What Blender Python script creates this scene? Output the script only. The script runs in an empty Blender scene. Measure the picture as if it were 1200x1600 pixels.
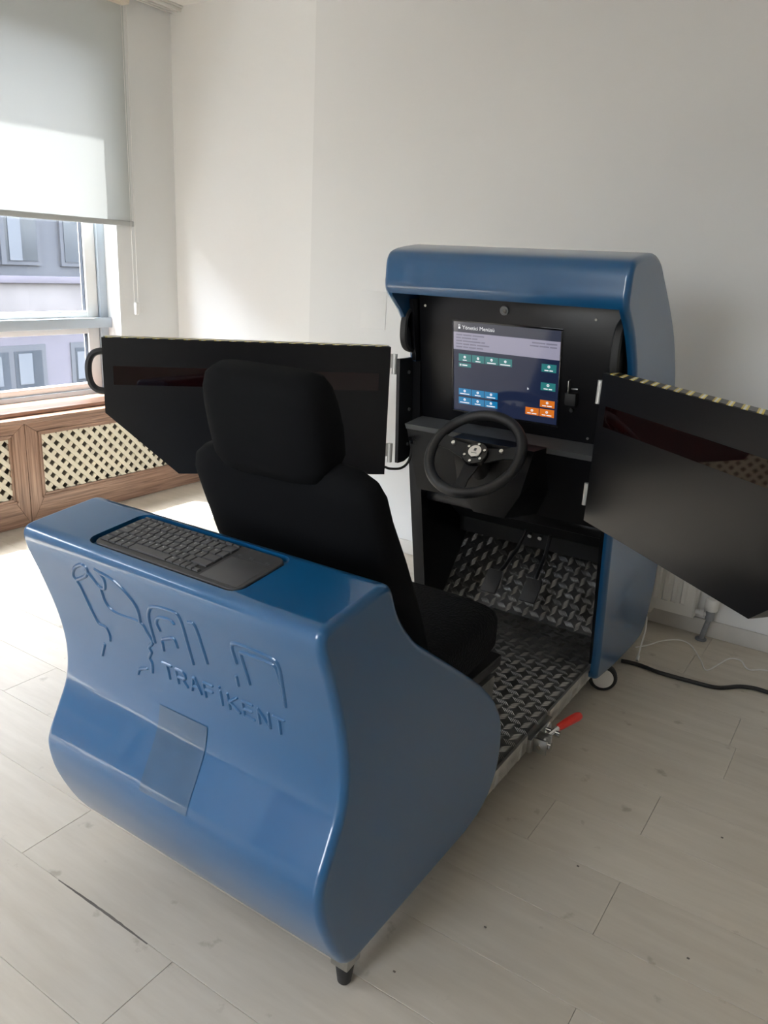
import bpy, bmesh, math, random
from mathutils import Vector, Matrix, Euler
random.seed(7)
R = math.radians
SC = bpy.context.scene
COL = SC.collection

# ------------------------------------------------------------------ camera
CAM = Vector((0.0, 0.0, 1.38))
YAW, PITCH, ROLL, FPX = -0.569720846, 0.303902722, 0.0535422, 1232.76
cy, sy, cp, sp = math.cos(YAW), math.sin(YAW), math.cos(PITCH), math.sin(PITCH)
fwd = Vector((sy*cp, cy*cp, -sp)); rt = Vector((cy, -sy, 0)); up = rt.cross(fwd)
rr = math.cos(ROLL)*rt + math.sin(ROLL)*up
uu = -math.sin(ROLL)*rt + math.cos(ROLL)*up
cam_d = bpy.data.cameras.new('camera'); cam = bpy.data.objects.new('camera', cam_d); COL.objects.link(cam)
cam.matrix_world = Matrix(((rr.x, uu.x, -fwd.x, CAM.x), (rr.y, uu.y, -fwd.y, CAM.y), (rr.z, uu.z, -fwd.z, CAM.z), (0, 0, 0, 1)))
cam_d.sensor_fit = 'VERTICAL'; cam_d.sensor_height = 24.0; cam_d.lens = FPX*24.0/1600.0
cam_d.clip_start = 0.02; cam_d.clip_end = 200
SC.camera = cam

# ------------------------------------------------------------------ sky, sun, exposure
SC.view_settings.view_transform = 'Standard'; SC.view_settings.look = 'None'
SC.view_settings.gamma = 1.0; SC.view_settings.use_curve_mapping = False
SC.view_settings.exposure = 0.14
world = bpy.data.worlds.new('sky'); SC.world = world; world.use_nodes = True
wn = world.node_tree; wn.nodes.clear()
wo = wn.nodes.new('ShaderNodeOutputWorld'); wb = wn.nodes.new('ShaderNodeBackground'); ws = wn.nodes.new('ShaderNodeTexSky')
ws.sky_type = 'NISHITA'; ws.sun_disc = False; ws.sun_elevation = R(62); ws.sun_rotation = R(-100)
ws.air_density = 1.0; ws.dust_density = 2.5; ws.ozone_density = 1.0
hs = wn.nodes.new('ShaderNodeHueSaturation'); hs.inputs['Saturation'].default_value = .36; wn.links.new(ws.outputs[0], hs.inputs['Color']); wn.links.new(hs.outputs[0], wb.inputs[0]); wn.links.new(wb.outputs[0], wo.inputs[0])
wb.inputs[1].default_value = 3.9
sun_d = bpy.data.lights.new('sun', 'SUN'); sun_d.energy = 38.0; sun_d.angle = R(0.55); sun_d.color = (1.0, .975, .94)
sun = bpy.data.objects.new('sun', sun_d); COL.objects.link(sun)
sun.rotation_euler = Vector((1.0, .35, -2.0)).to_track_quat('-Z', 'Y').to_euler()
SC.cycles.max_bounces = 12; SC.cycles.diffuse_bounces = 7; SC.cycles.glossy_bounces = 5
SC.cycles.sample_clamp_indirect = 8.0
SC.cycles.caustics_reflective = False; SC.cycles.caustics_refractive = False
# sky portals in the window openings (they only guide sampling of the sky)
def portal(y0, y1, z0, z1):
    d = bpy.data.lights.new('window_portal', 'AREA'); d.shape = 'RECTANGLE'; d.size = z1-z0; d.size_y = y1-y0
    d.cycles.is_portal = True
    o = bpy.data.objects.new('window_portal', d); COL.objects.link(o)
    o.location = (-4.06, (y0+y1)/2, (z0+z1)/2); o.rotation_euler = (0, R(-90), 0)
portal(.75, 3.03, .58, 2.55); portal(-2.3, .15, .58, 2.55)
_d = bpy.data.lights.new('window_portal', 'AREA'); _d.shape = 'RECTANGLE'; _d.size = 1.3; _d.size_y = 1.85; _d.cycles.is_portal = True
_o = bpy.data.objects.new('window_portal', _d); COL.objects.link(_o); _o.location = (-1.25, -2.93, 1.625); _o.rotation_euler = (R(90), 0, 0)

# ------------------------------------------------------------------ materials
MATS = {}
def newmat(name):
    m = bpy.data.materials.new(name); m.use_nodes = True; MATS[name] = m
    nt = m.node_tree; return m, nt, nt.nodes['Principled BSDF']
def nd(nt, t, **k):
    n = nt.nodes.new(t)
    for a, b in k.items(): setattr(n, a, b)
    return n
def mat(name, col, rough=.5, metal=0.0, spec=.5, coat=0.0, noise=0.0, nscale=8.0, bump=0.0, bscale=300.0, emis=None, estr=1.0, sheen=0.0):
    m, nt, b = newmat(name)
    b.inputs['Base Color'].default_value = (*col, 1); b.inputs['Roughness'].default_value = rough
    b.inputs['Metallic'].default_value = metal; b.inputs['Specular IOR Level'].default_value = spec
    b.inputs['Coat Weight'].default_value = coat; b.inputs['Coat Roughness'].default_value = .03
    b.inputs['Sheen Weight'].default_value = sheen
    tc = nd(nt, 'ShaderNodeTexCoord')
    if noise > 0:
        n = nd(nt, 'ShaderNodeTexNoise'); n.inputs['Scale'].default_value = nscale; n.inputs['Detail'].default_value = 5
        nt.links.new(tc.outputs['Object'], n.inputs['Vector'])
        r = nd(nt, 'ShaderNodeValToRGB'); r.color_ramp.elements[0].position = .3; r.color_ramp.elements[1].position = .7
        r.color_ramp.elements[0].color = (*[c*(1-noise) for c in col], 1); r.color_ramp.elements[1].color = (*[min(1, c*(1+noise)) for c in col], 1)
        nt.links.new(n.outputs['Fac'], r.inputs[0]); nt.links.new(r.outputs[0], b.inputs['Base Color'])
    if bump > 0:
        n2 = nd(nt, 'ShaderNodeTexNoise'); n2.inputs['Scale'].default_value = bscale; n2.inputs['Detail'].default_value = 2
        nt.links.new(tc.outputs['Object'], n2.inputs['Vector'])
        bp = nd(nt, 'ShaderNodeBump'); bp.inputs['Strength'].default_value = bump; bp.inputs['Distance'].default_value = .002
        nt.links.new(n2.outputs['Fac'], bp.inputs['Height']); nt.links.new(bp.outputs[0], b.inputs['Normal'])
    if emis:
        b.inputs['Emission Color'].default_value = (*emis, 1); b.inputs['Emission Strength'].default_value = estr
    return m
M_wall = mat('wall_paint', (.71, .71, .70), .75, bump=.04, bscale=60, noise=.015, nscale=1.3)
M_ceil = mat('ceiling_paint', (.80, .80, .78), .8)
M_base = mat('baseboard_paint', (.56, .54, .50), .5, noise=.05)
M_gap = mat('joint_dark', (.12, .105, .09), .9, noise=.2)
M_blue = mat('blue_gelcoat', (.0032, .066, .170), .3, coat=.62, spec=.45, noise=.04, nscale=2, bump=.06, bscale=7)
M_blue.node_tree.nodes['Principled BSDF'].inputs['Coat Roughness'].default_value = .035
M_black = mat('black_powder_coat', (.0042, .0042, .0052), .29, bump=.10, bscale=900, spec=.34)
M_blackm = mat('black_matte', (.008, .008, .009), .6)
M_blackg = mat('black_gloss', (.008, .008, .009), .12)
M_rubber = mat('black_rubber', (.014, .014, .014), .62)
M_hinge = mat('hinge_steel', (.60, .60, .58), .3, .6)
M_hand = mat('handle_grey', (.03, .033, .037), .5)
M_leather = mat('wheel_leather', (.016, .016, .017), .48, bump=.08, bscale=700)
M_fabric = mat('seat_fabric', (.0045, .0048, .0055), .95, bump=.3, bscale=1400, spec=.12)
M_shelf = mat('grey_shelf_coat', (.075, .078, .08), .5, bump=.15, bscale=900)
M_chrome = mat('chrome', (.75, .75, .74), .15, 1.0)
M_steel = mat('zinc_steel', (.42, .42, .40), .32, 1.0, noise=.15, nscale=30)
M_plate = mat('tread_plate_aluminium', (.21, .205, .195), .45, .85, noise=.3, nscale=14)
M_kick = mat('shaded_tread_plate', (.034, .033, .031), .5, .6, noise=.35, nscale=14)  # footwell shade put into the colour: darker copy of the tread plate metal
M_kbar = mat('shaded_tread_bar', (.42, .41, .39), .25, 1.0, noise=.2, nscale=30)  # kick plate bars, toned down for the same footwell shade
M_bar = mat('tread_bar_aluminium', (.62, .61, .58), .28, 1.0, noise=.12, nscale=40)
M_edge = mat('edge_aluminium', (.50, .49, .46), .38, .9, noise=.15, nscale=25)
M_red = mat('red_vinyl', (.62, .03, .018), .42)
M_tint = mat('red_tinted_acrylic', (.006, .001, .001), .03, spec=.42)
M_kb = mat('keyboard_plastic', (.035, .035, .037), .5)
M_key = mat('key_plastic', (.052, .052, .055), .5)
M_legend = mat('key_legend', (.5, .5, .5), .6)
M_white = mat('white_plastic', (.70, .69, .66), .4)
M_rad = mat('radiator_enamel', (.69, .675, .635), .35)
M_pipe = mat('grey_pipe', (.23, .24, .25), .5, noise=.15, nscale=40)
M_cable = mat('black_cable', (.012, .011, .010), .45)
M_wcable = mat('white_cable', (.66, .65, .62), .45)
M_lattice = mat('lattice_cream', (.60, .55, .44), .6, noise=.04)
M_dark = mat('cover_interior', (.15, .13, .105), .9)
M_alu = mat('window_aluminium', (.46, .52, .58), .38, .25)
M_aluw = mat('window_white', (.80, .80, .79), .4)
M_gasket = mat('gasket', (.03, .035, .045), .6)
M_beige = mat('cassette_beige', (.66, .58, .48), .5)
M_label = mat('faded_label_film', (.014, .060, .128), .32, coat=.58, noise=.12, nscale=9)
M_grey = mat('lens_grey', (.09, .095, .10), .3)
M_stone = mat('facade_stone', (0.153, 0.137, 0.133), .85, noise=.12, nscale=3)
M_fac = mat('facade_plaster', (0.108, 0.097, 0.115), .85, noise=.1, nscale=2)
M_facd = mat('facade_dark', (0.065, 0.067, 0.076), .85)
M_fglass = mat('facade_glass', (0.036, 0.043, 0.054), .1, noise=.3, nscale=.9)
M_curt = mat('facade_curtain', (0.100, 0.106, 0.118), .8)
M_street = mat('street', (.35, .34, .33), .9, noise=.1)

# floor laminate: pale oak grain running along X, each plank a little different
m, nt, b = newmat('laminate'); M_floor = m
tc = nd(nt, 'ShaderNodeNewGeometry'); oi = nd(nt, 'ShaderNodeObjectInfo')
mp = nd(nt, 'ShaderNodeMapping'); mp.inputs['Scale'].default_value = (1.2, 9, 1)
off = nd(nt, 'ShaderNodeVectorMath', operation='MULTIPLY_ADD'); off.inputs[1].default_value = (1, 1, 1)
cmb = nd(nt, 'ShaderNodeCombineXYZ'); mul = nd(nt, 'ShaderNodeMath', operation='MULTIPLY'); mul.inputs[1].default_value = 37.0
nt.links.new(oi.outputs['Random'], mul.inputs[0]); nt.links.new(mul.outputs[0], cmb.inputs[0]); nt.links.new(mul.outputs[0], cmb.inputs[1])
nt.links.new(tc.outputs['Position'], off.inputs[0]); nt.links.new(cmb.outputs[0], off.inputs[2])
nt.links.new(off.outputs[0], mp.inputs['Vector'])
n1 = nd(nt, 'ShaderNodeTexNoise'); n1.inputs['Scale'].default_value = 3.0; n1.inputs['Detail'].default_value = 8; n1.inputs['Roughness'].default_value = .6
nt.links.new(mp.outputs[0], n1.inputs['Vector'])
r1 = nd(nt, 'ShaderNodeValToRGB'); r1.color_ramp.elements[0].position = .3; r1.color_ramp.elements[1].position = .72
r1.color_ramp.elements[0].color = (.475, .427, .350, 1); r1.color_ramp.elements[1].color = (.555, .508, .428, 1)
nt.links.new(n1.outputs['Fac'], r1.inputs[0])
hv = nd(nt, 'ShaderNodeHueSaturation'); mr = nd(nt, 'ShaderNodeMapRange'); mr.inputs['To Min'].default_value = .95; mr.inputs['To Max'].default_value = 1.05
nt.links.new(oi.outputs['Random'], mr.inputs[0]); nt.links.new(mr.outputs[0], hv.inputs['Value']); nt.links.new(r1.outputs[0], hv.inputs['Color'])
# scuffs
n3 = nd(nt, 'ShaderNodeTexNoise'); n3.inputs['Scale'].default_value = 14.0; n3.inputs['Detail'].default_value = 6
nt.links.new(off.outputs[0], n3.inputs['Vector'])
r3 = nd(nt, 'ShaderNodeValToRGB'); r3.color_ramp.elements[0].position = .26; r3.color_ramp.elements[1].position = .34
r3.color_ramp.elements[0].color = (.72, .70, .67, 1); r3.color_ramp.elements[1].color = (1, 1, 1, 1)
nt.links.new(n3.outputs['Fac'], r3.inputs[0])
mx = nd(nt, 'ShaderNodeMix', data_type='RGBA', blend_type='MULTIPLY'); mx.inputs[0].default_value = 1
nt.links.new(hv.outputs[0], mx.inputs[6]); nt.links.new(r3.outputs[0], mx.inputs[7]); nt.links.new(mx.outputs[2], b.inputs['Base Color'])
b.inputs['Roughness'].default_value = .42; b.inputs['Specular IOR Level'].default_value = .4

def woodmat(name, axis):
    m, nt, b = newmat(name)
    g = nd(nt, 'ShaderNodeNewGeometry'); mp = nd(nt, 'ShaderNodeMapping')
    sc = [60, 60, 60]; sc[axis] = 2.2; mp.inputs['Scale'].default_value = sc
    nt.links.new(g.outputs['Position'], mp.inputs['Vector'])
    n = nd(nt, 'ShaderNodeTexNoise'); n.inputs['Scale'].default_value = 1.6; n.inputs['Detail'].default_value = 7; n.inputs['Distortion'].default_value = .6
    nt.links.new(mp.outputs[0], n.inputs['Vector'])
    r = nd(nt, 'ShaderNodeValToRGB'); e = r.color_ramp.elements
    e[0].position = .3; e[0].color = (.135, .072, .045, 1); e[1].position = .7; e[1].color = (.36, .225, .155, 1)
    x = e.new(.5); x.color = (.25, .145, .098, 1)
    nt.links.new(n.outputs['Fac'], r.inputs[0]); nt.links.new(r.outputs[0], b.inputs['Base Color'])
    b.inputs['Roughness'].default_value = .38; return m
M_woodY = woodmat('walnut_horizontal', 1); M_woodZ = woodmat('walnut_vertical', 2)

# blind cloth: lets daylight through
m, nt, b = newmat('blind_cloth'); M_blind = m
out = nt.nodes['Material Output']; tr = nd(nt, 'ShaderNodeBsdfTranslucent'); tr.inputs[0].default_value = (.80, .83, .82, 1)
b.inputs['Base Color'].default_value = (.50, .52, .505, 1); b.inputs['Roughness'].default_value = .9
ms = nd(nt, 'ShaderNodeMixShader'); ms.inputs[0].default_value = .085
nt.links.new(b.outputs[0], ms.inputs[1]); nt.links.new(tr.outputs[0], ms.inputs[2]); nt.links.new(ms.outputs[0], out.inputs[0])
# pane glass: thin sheet
m, nt, b = newmat('pane_glass'); M_glass = m
out = nt.nodes['Material Output']; tp = nd(nt, 'ShaderNodeBsdfTransparent'); tp.inputs[0].default_value = (.93, .95, .96, 1)
gl = nd(nt, 'ShaderNodeBsdfGlossy'); gl.inputs['Roughness'].default_value = .02
ms = nd(nt, 'ShaderNodeMixShader'); ms.inputs[0].default_value = .06
nt.links.new(tp.outputs[0], ms.inputs[1]); nt.links.new(gl.outputs[0], ms.inputs[2]); nt.links.new(ms.outputs[0], out.inputs[0])
# hazard tape
m, nt, b = newmat('hazard_tape'); M_tape = m
uvn = nd(nt, 'ShaderNodeUVMap'); sx = nd(nt, 'ShaderNodeSeparateXYZ'); nt.links.new(uvn.outputs[0], sx.inputs[0])
ad = nd(nt, 'ShaderNodeMath', operation='ADD'); nt.links.new(sx.outputs[0], ad.inputs[0]); nt.links.new(sx.outputs[1], ad.inputs[1])
dv = nd(nt, 'ShaderNodeMath', operation='DIVIDE'); nt.links.new(ad.outputs[0], dv.inputs[0]); dv.inputs[1].default_value = .046
fr_ = nd(nt, 'ShaderNodeMath', operation='FRACT'); nt.links.new(dv.outputs[0], fr_.inputs[0])
r = nd(nt, 'ShaderNodeValToRGB'); r.color_ramp.interpolation = 'CONSTANT'; e = r.color_ramp.elements
e[0].position = 0; e[0].color = (.012, .012, .012, 1); e[1].position = .56; e[1].color = (.62, .47, .05, 1)
x = e.new(.70); x.color = (.75, .75, .70, 1); x = e.new(.86); x.color = (.75, .58, .06, 1)
nt.links.new(fr_.outputs[0], r.inputs[0]); nt.links.new(r.outputs[0], b.inputs['Base Color']); b.inputs['Roughness'].default_value = .35

def emi(name, col, s=1.0, rough=.08):
    return mat(name, (.004, .004, .005), rough, spec=.5, emis=col, estr=s)
M_screen = emi('screen_navy', (.010, .016, .042))
M_hdr = emi('screen_header', (.030, .034, .055))
M_band = emi('screen_band', (.27, .26, .34))
M_teal = emi('screen_teal', (.022, .155, .160))
M_sblue = emi('screen_blue', (.008, .165, .36))
M_orange = emi('screen_orange', (.58, .145, .015))
M_swhite = emi('screen_white', (.75, .77, .80))
M_sgrey = emi('screen_grey_text', (.16, .155, .21))

# ------------------------------------------------------------------ mesh helpers
class MB:
    def __init__(s): s.v = []; s.f = []; s.sm = []; s.uv = None
    def add(s, vs, fs, smooth=False):
        o = len(s.v); s.v += [Vector(v) for v in vs]; s.f += [tuple(i+o for i in f) for f in fs]; s.sm += [smooth]*len(fs); return s
    def box(s, x0, x1, y0, y1, z0, z1, bev=0.0, T=None, seg=2):
        bm = bmesh.new(); bmesh.ops.create_cube(bm, size=1)
        for v in bm.verts:
            v.co = Vector(((x0+x1)/2+v.co.x*(x1-x0), (y0+y1)/2+v.co.y*(y1-y0), (z0+z1)/2+v.co.z*(z1-z0)))
        if bev > 0: bmesh.ops.bevel(bm, geom=bm.edges[:], offset=bev, segments=seg, affect='EDGES', profile=.5)
        s.bm(bm, T, bev > 0); return s
    def bm(s, bm, T=None, smooth=False):
        bm.verts.ensure_lookup_table(); bm.verts.index_update()
        s.add([(T @ v.co) if T else v.co.copy() for v in bm.verts], [[v.index for v in f.verts] for f in bm.faces], smooth); bm.free()
    def prism(s, poly, ext, T=None, smooth=False):
        # poly: list of 3D points (planar), ext: extrusion vector
        n = len(poly); e = Vector(ext); P = [Vector(p) for p in poly]; V = P + [p+e for p in P]
        nrm = Vector((0, 0, 0))
        for i in range(n): nrm += P[i].cross(P[(i+1) % n])
        F = [list(range(n)), list(range(2*n-1, n-1, -1))] + [[i+n, (i+1) % n+n, (i+1) % n, i] for i in range(n)]
        if nrm.dot(e) > 0: F = [f[::-1] for f in F]
        if T: V = [T @ v for v in V]
        s.add(V, F, smooth); return s
    def tube(s, pts, r, n=10, close=False, ry=None, upv=None):
        P = [Vector(p) for p in pts]; m = len(P); V = []; F = []
        ref = Vector(upv) if upv else None
        for i, p in enumerate(P):
            if close: t = P[(i+1) % m]-P[i-1]
            else: t = P[min(i+1, m-1)]-P[max(i-1, 0)]
            t.normalize()
            if ref is None: ref = Vector((0, 0, 1)) if abs(t.z) < .9 else Vector((1, 0, 0))
            a = (ref - t*ref.dot(t)).normalized(); bb = t.cross(a)
            if not upv: ref = a
            rad = r[i] if isinstance(r, (list, tuple)) else r
            for k in range(n):
                g = 2*math.pi*k/n; V.append(p + a*math.cos(g)*(ry if ry else rad) + bb*math.sin(g)*rad)
        for i in range(m if close else m-1):
            j = (i+1) % m
            for k in range(n): F.append([i*n+k, i*n+(k+1) % n, j*n+(k+1) % n, j*n+k])
        s.add(V, F, True)
        if not close:
            o = len(s.v)-len(V); s.f += [tuple(o+k for k in range(n))[::-1], tuple(o+(m-1)*n+k for k in range(n))]; s.sm += [False, False]
        return s
    def cyl(s, p0, p1, r, n=20, r2=None, bev=0.0):
        p0 = Vector(p0); p1 = Vector(p1); r2 = r if r2 is None else r2; d = (p1-p0)
        if bev: 
            u = d.normalized()*bev
            return s.tube([p0, p0+u*.01, p0+u, p1-u, p1-u*.01, p1], [max(1e-5, r-bev), r-bev*.7, r, r2, r2-bev*.7, max(1e-5, r2-bev)], n)
        return s.tube([p0, p1], [r, r2], n)
    def loft(s, secs, n=32, cap=True):
        # secs: (center, ex, ey, a, b, exponent)
        V = []; F = []
        for c, ex, ey, a, b_, pw in secs:
            c, ex, ey = Vector(c), Vector(ex), Vector(ey)
            for k in range(n):
                g = 2*math.pi*k/n; cc, ss = math.cos(g), math.sin(g)
                V.append(c + ex*(a*math.copysign(abs(cc)**(2/pw), cc)) + ey*(b_*math.copysign(abs(ss)**(2/pw), ss)))
        for i in range(len(secs)-1):
            for k in range(n): F.append([i*n+k, i*n+(k+1) % n, (i+1)*n+(k+1) % n, (i+1)*n+k])
        if cap: F += [list(range(n))[::-1], [(len(secs)-1)*n+k for k in range(n)]]
        s.add(V, F, True); return s
    def mesh(s, name, mat_, origin=(0, 0, 0), auto=35):
        o = Vector(origin); me = bpy.data.meshes.new(name)
        me.from_pydata([tuple(v-o) for v in s.v], [], s.f)
        me.polygons.foreach_set('use_smooth', s.sm)
        bm = bmesh.new(); bm.from_mesh(me); bmesh.ops.recalc_face_normals(bm, faces=bm.faces[:]); bm.to_mesh(me); bm.free()
        if any(s.sm) and auto: me.set_sharp_from_angle(angle=R(auto))
        if mat_: me.materials.append(mat_)
        me.update(); return me

ORG = {}
def thing(name, label, cat, loc, group=None):
    o = bpy.data.objects.new(name, None); o.empty_display_size = .05; COL.objects.link(o); o.location = loc
    ORG[o] = Vector(loc); o['label'] = label; o['category'] = cat
    if group: o['group'] = group
    return o
def obj(name, mb, mat_, parent=None, label=None, kind=None, auto=35, origin=None):
    org = ORG.get(parent, Vector((0, 0, 0))) if parent else Vector(origin or (0, 0, 0))
    me = mb if isinstance(mb, bpy.types.Mesh) else mb.mesh(name, mat_, org, auto)
    o = bpy.data.objects.new(name, me); COL.objects.link(o)
    if parent: o.parent = parent; ORG[o] = org
    else: o.location = org; ORG[o] = org
    if label: o['label'] = label
    if kind: o['kind'] = kind
    return o
def solo(name, mb, mat_, label, cat, origin, group=None, auto=35):
    o = obj(name, mb, mat_, None, label, None, auto, origin); o['category'] = cat
    if group: o['group'] = group
    return o
def struct(name, mb, mat_, parent=None, label=None):
    return obj(name, mb, mat_, parent, label, 'structure' if not parent else None)
def boolean(mesh_obj, cut_mb, own=False):
    cme = cut_mb.mesh('cutter', None, ORG[mesh_obj]); co = bpy.data.objects.new('cutter', cme); COL.objects.link(co)
    co.location = ORG[mesh_obj]
    for m_ in list(mesh_obj.modifiers): mesh_obj.modifiers.remove(m_)
    md = mesh_obj.modifiers.new('cut', 'BOOLEAN'); md.operation = 'DIFFERENCE'; md.solver = 'EXACT'; md.object = co; md.use_self = own
    dg = bpy.context.evaluated_depsgraph_get(); dg.update()
    me = bpy.data.meshes.new_from_object(mesh_obj.evaluated_get(dg))
    old = mesh_obj.data; mesh_obj.modifiers.remove(md); mesh_obj.data = me
    bpy.data.objects.remove(co); bpy.data.meshes.remove(cme); bpy.data.meshes.remove(old)
    me.set_sharp_from_angle(angle=R(30))
    if 'weighted' not in mesh_obj.modifiers:
        wmod = mesh_obj.modifiers.new('weighted', 'WEIGHTED_NORMAL'); wmod.keep_sharp = True; wmod.weight = 80
def catmull(P, n=8):
    P = [Vector(p) for p in P]; Q = [2*P[0]-P[1]] + P + [2*P[-1]-P[-2]]; out = []
    for i in range(1, len(Q)-2):
        p0, p1, p2, p3 = Q[i-1:i+3]
        for k in range(n):
            t = k/n; out.append(.5*((2*p1)+(p2-p0)*t+(2*p0-5*p1+4*p2-p3)*t*t+(3*p1-p0-3*p2+p3)*t**3))
    out.append(P[-1].copy()); return out
def text_geo(body, size, align='LEFT'):
    c = bpy.data.curves.new('t', 'FONT'); c.body = body; c.size = size; c.align_x = align; c.resolution_u = 2
    o = bpy.data.objects.new('t', c); COL.objects.link(o)
    dg = bpy.context.evaluated_depsgraph_get(); me = o.evaluated_get(dg).to_mesh()
    vs = [v.co.copy() for v in me.vertices]; fs = [list(p.vertices) for p in me.polygons]
    o.evaluated_get(dg).to_mesh_clear(); bpy.data.objects.remove(o); bpy.data.curves.remove(c)
    return vs, fs

def extruded_profile(poly2, x0, x1, rad, k=5):
    """closed (y,z) outline extruded along X with rounded end edges of radius rad"""
    n = len(poly2); P = [Vector(p) for p in poly2]
    area = sum(P[i].x*P[(i+1) % n].y-P[(i+1) % n].x*P[i].y for i in range(n))
    if area < 0: P.reverse()
    nor = []
    for i in range(n):
        t = (P[(i+1) % n]-P[i-1]).normalized(); nor.append(Vector((t.y, -t.x)))
    rings = []
    for j in range(k+1):
        a = math.pi/2*j/k; rings.append((x1 - rad*(1-math.sin(a)), rad*(1-math.cos(a))))
    rings = [(x1-rad*(1-math.cos(math.pi/2*j/k)), rad*(1-math.sin(math.pi/2*j/k))) for j in range(k+1)]  # x falls while inset shrinks
    right = rings; left = [(x0+(x1-x), i) for x, i in rings][::-1]
    allr = right + left
    mb = MB(); V = []
    for x, ins in allr:
        for p, q in zip(P, nor): V.append((x, p.x-q.x*ins, p.y-q.y*ins))
    F = []
    m = len(allr)
    for r_ in range(m-1):
        for i in range(n): F.append([r_*n+i, r_*n+(i+1) % n, (r_+1)*n+(i+1) % n, (r_+1)*n+i])
    F += [list(range(n)), [(m-1)*n+i for i in range(n)][::-1]]
    mb.add(V, F, True); return mb
def round_corner(a, c, b, r, n=5):
    a, c, b = Vector(a), Vector(c), Vector(b); u = (a-c).normalized(); w = (b-c).normalized()
    p, q = c+u*r, c+w*r
    return [(1-t)**2*p+2*t*(1-t)*c+t*t*q for t in [i/n for i in range(n+1)]]

# ------------------------------------------------------------------ room shell
XL, XR, YB, YM, YF, ZC = -3.79, 2.4, 3.46, 3.211, -2.7, 2.665
struct('ceiling', MB().box(XL-.3, XR+.2, YF-.2, YB+.2, ZC, ZC+.15), M_ceil)
fl = struct('floor', MB().box(XL-.3, XR+.2, YF-.2, YB+.2, -.12, -.012), M_gap)
# left wall with two window openings
WIN = [(.75, 3.03), (-2.3, .15)]; Z0, Z1 = .555, 2.55; XO = -4.06
w = MB()
w.box(XO, XL, YF-.2, YB+.2, -.12, Z0); w.box(XO, XL, YF-.2, YB+.2, Z1, ZC)
w.box(XO, XL, 3.03, YB+.2, Z0, Z1); w.box(XO, XL, .15, .75, Z0, Z1); w.box(XO, XL, YF-.2, -2.3, Z0, Z1)
struct('wall_left', w, M_wall)
struct('wall_back', MB().box(-2.566, XR+.2, YM, YB+.2, -.12, ZC), M_wall)
struct('wall_back_left', MB().box(XL, -2.566, YB, YB+.2, -.12, ZC), mat('wall_paint_lit', (.77, .77, .76), .7, bump=.04, bscale=60))  # brighter light on the recess put into a paler wall colour
struct('wall_right', MB().box(XR, XR+.2, YF-.2, YM, -.12, ZC), M_wall)
W3A, W3B = -1.9, -.6
struct('wall_front', MB().box(XL, W3A, YF-.2, YF, -.12, ZC).box(W3B, XR, YF-.2, YF, -.12, ZC).box(W3A, W3B, YF-.2, YF, -.12, .7).box(W3A, W3B, YF-.2, YF, 2.55, ZC), M_wall)
w3 = struct('window_3', MB().box(W3A, W3A+.06, YF-.15, YF-.08, .7, 2.55).box(W3B-.06, W3B, YF-.15, YF-.08, .7, 2.55).box(W3A+.06, W3B-.06, YF-.15, YF-.08, .7, .77).box(W3A+.06, W3B-.06, YF-.15, YF-.08, 2.48, 2.55), M_aluw)  # unseen window behind the camera, added to let in fill light
d1 = struct('door_1', MB().box(-2.95, -2.1, YF, YF+.04, 0, 2.05, .004), M_woodZ)
obj('door_handle', MB().cyl((-2.18, YF+.04, 1.0), (-2.18, YF+.09, 1.0), .01).cyl((-2.18, YF+.085, 1.0), (-2.3, YF+.085, 1.0), .009), M_chrome, d1)
struct('baseboard_back', MB().box(-2.566, XR, YM-.012, YM, 0, .07, .003), M_base)
struct('baseboard_right', MB().box(XR-.012, XR, YF, YM-.012, 0, .07, .003), M_base)
# curtain track on the ceiling along the window wall
tr1 = struct('trim_1', MB().box(XL, XL+.10, YF, YB, ZC-.012, ZC, .002), M_white)
for k in range(3):
    obj('track_rib', MB().box(XL+.012+k*.032, XL+.026+k*.032, YF, YB, ZC-.03, ZC-.012, .003), M_white, tr1)
# exterior eave that shades the upper part of the blind
struct('trim_2', MB().box(-4.215, XO, YF-.5, YB+.8, 2.82, 2.98), M_stone)

# planks: rows along X
ROW = .1955; Y00 = .657
joints = {1: -1.517, 2: -.284, 3: -.93, 4: -.319, 5: -.56, 6: -.328, 11: -.455, 0: -1.0, 7: -.95, 8: -.2}
PL = 1.292
plank_mesh = {}
def plank(x0, x1, y0, y1):
    key = (round(x1-x0, 4), round(y1-y0, 4))
    if key not in plank_mesh:
        L, W = key[0]-.0009, key[1]-.0009; c = .0006
        b_ = MB(); V = []
        for (ins, z) in ((0, -.012), (0, -c), (c, 0)):
            V += [(-L/2+ins, -W/2+ins, z), (L/2-ins, -W/2+ins, z), (L/2-ins, W/2-ins, z), (-L/2+ins, W/2-ins, z)]
        F = [[8, 9, 10, 11]] + [[r*4+i, r*4+(i+1) % 4, r*4+4+(i+1) % 4, r*4+4+i] for r in range(2) for i in range(4)]
        b_.add(V, F); plank_mesh[key] = b_.mesh('plank', M_floor)
    o = bpy.data.objects.new('plank', plank_mesh[key]); COL.objects.link(o); o.parent = fl
    o.location = ((x0+x1)/2, (y0+y1)/2, 0)
for k in range(-18, 15):
    y0 = Y00+k*ROW; y1 = min(y0+ROW, YB)
    if y1 < YF+.02 or y0 > YB-.02: continue
    y0 = max(y0, YF)
    j = joints.get(k, random.uniform(-1.2, 0))
    xs = [XL]; x = j - PL*10
    while x < XR:
        if x > XL+.05: xs.append(x)
        x += PL
    xs.append(XR)
    for a, c in zip(xs[:-1], xs[1:]): plank(a, c, y0, y1)
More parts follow.
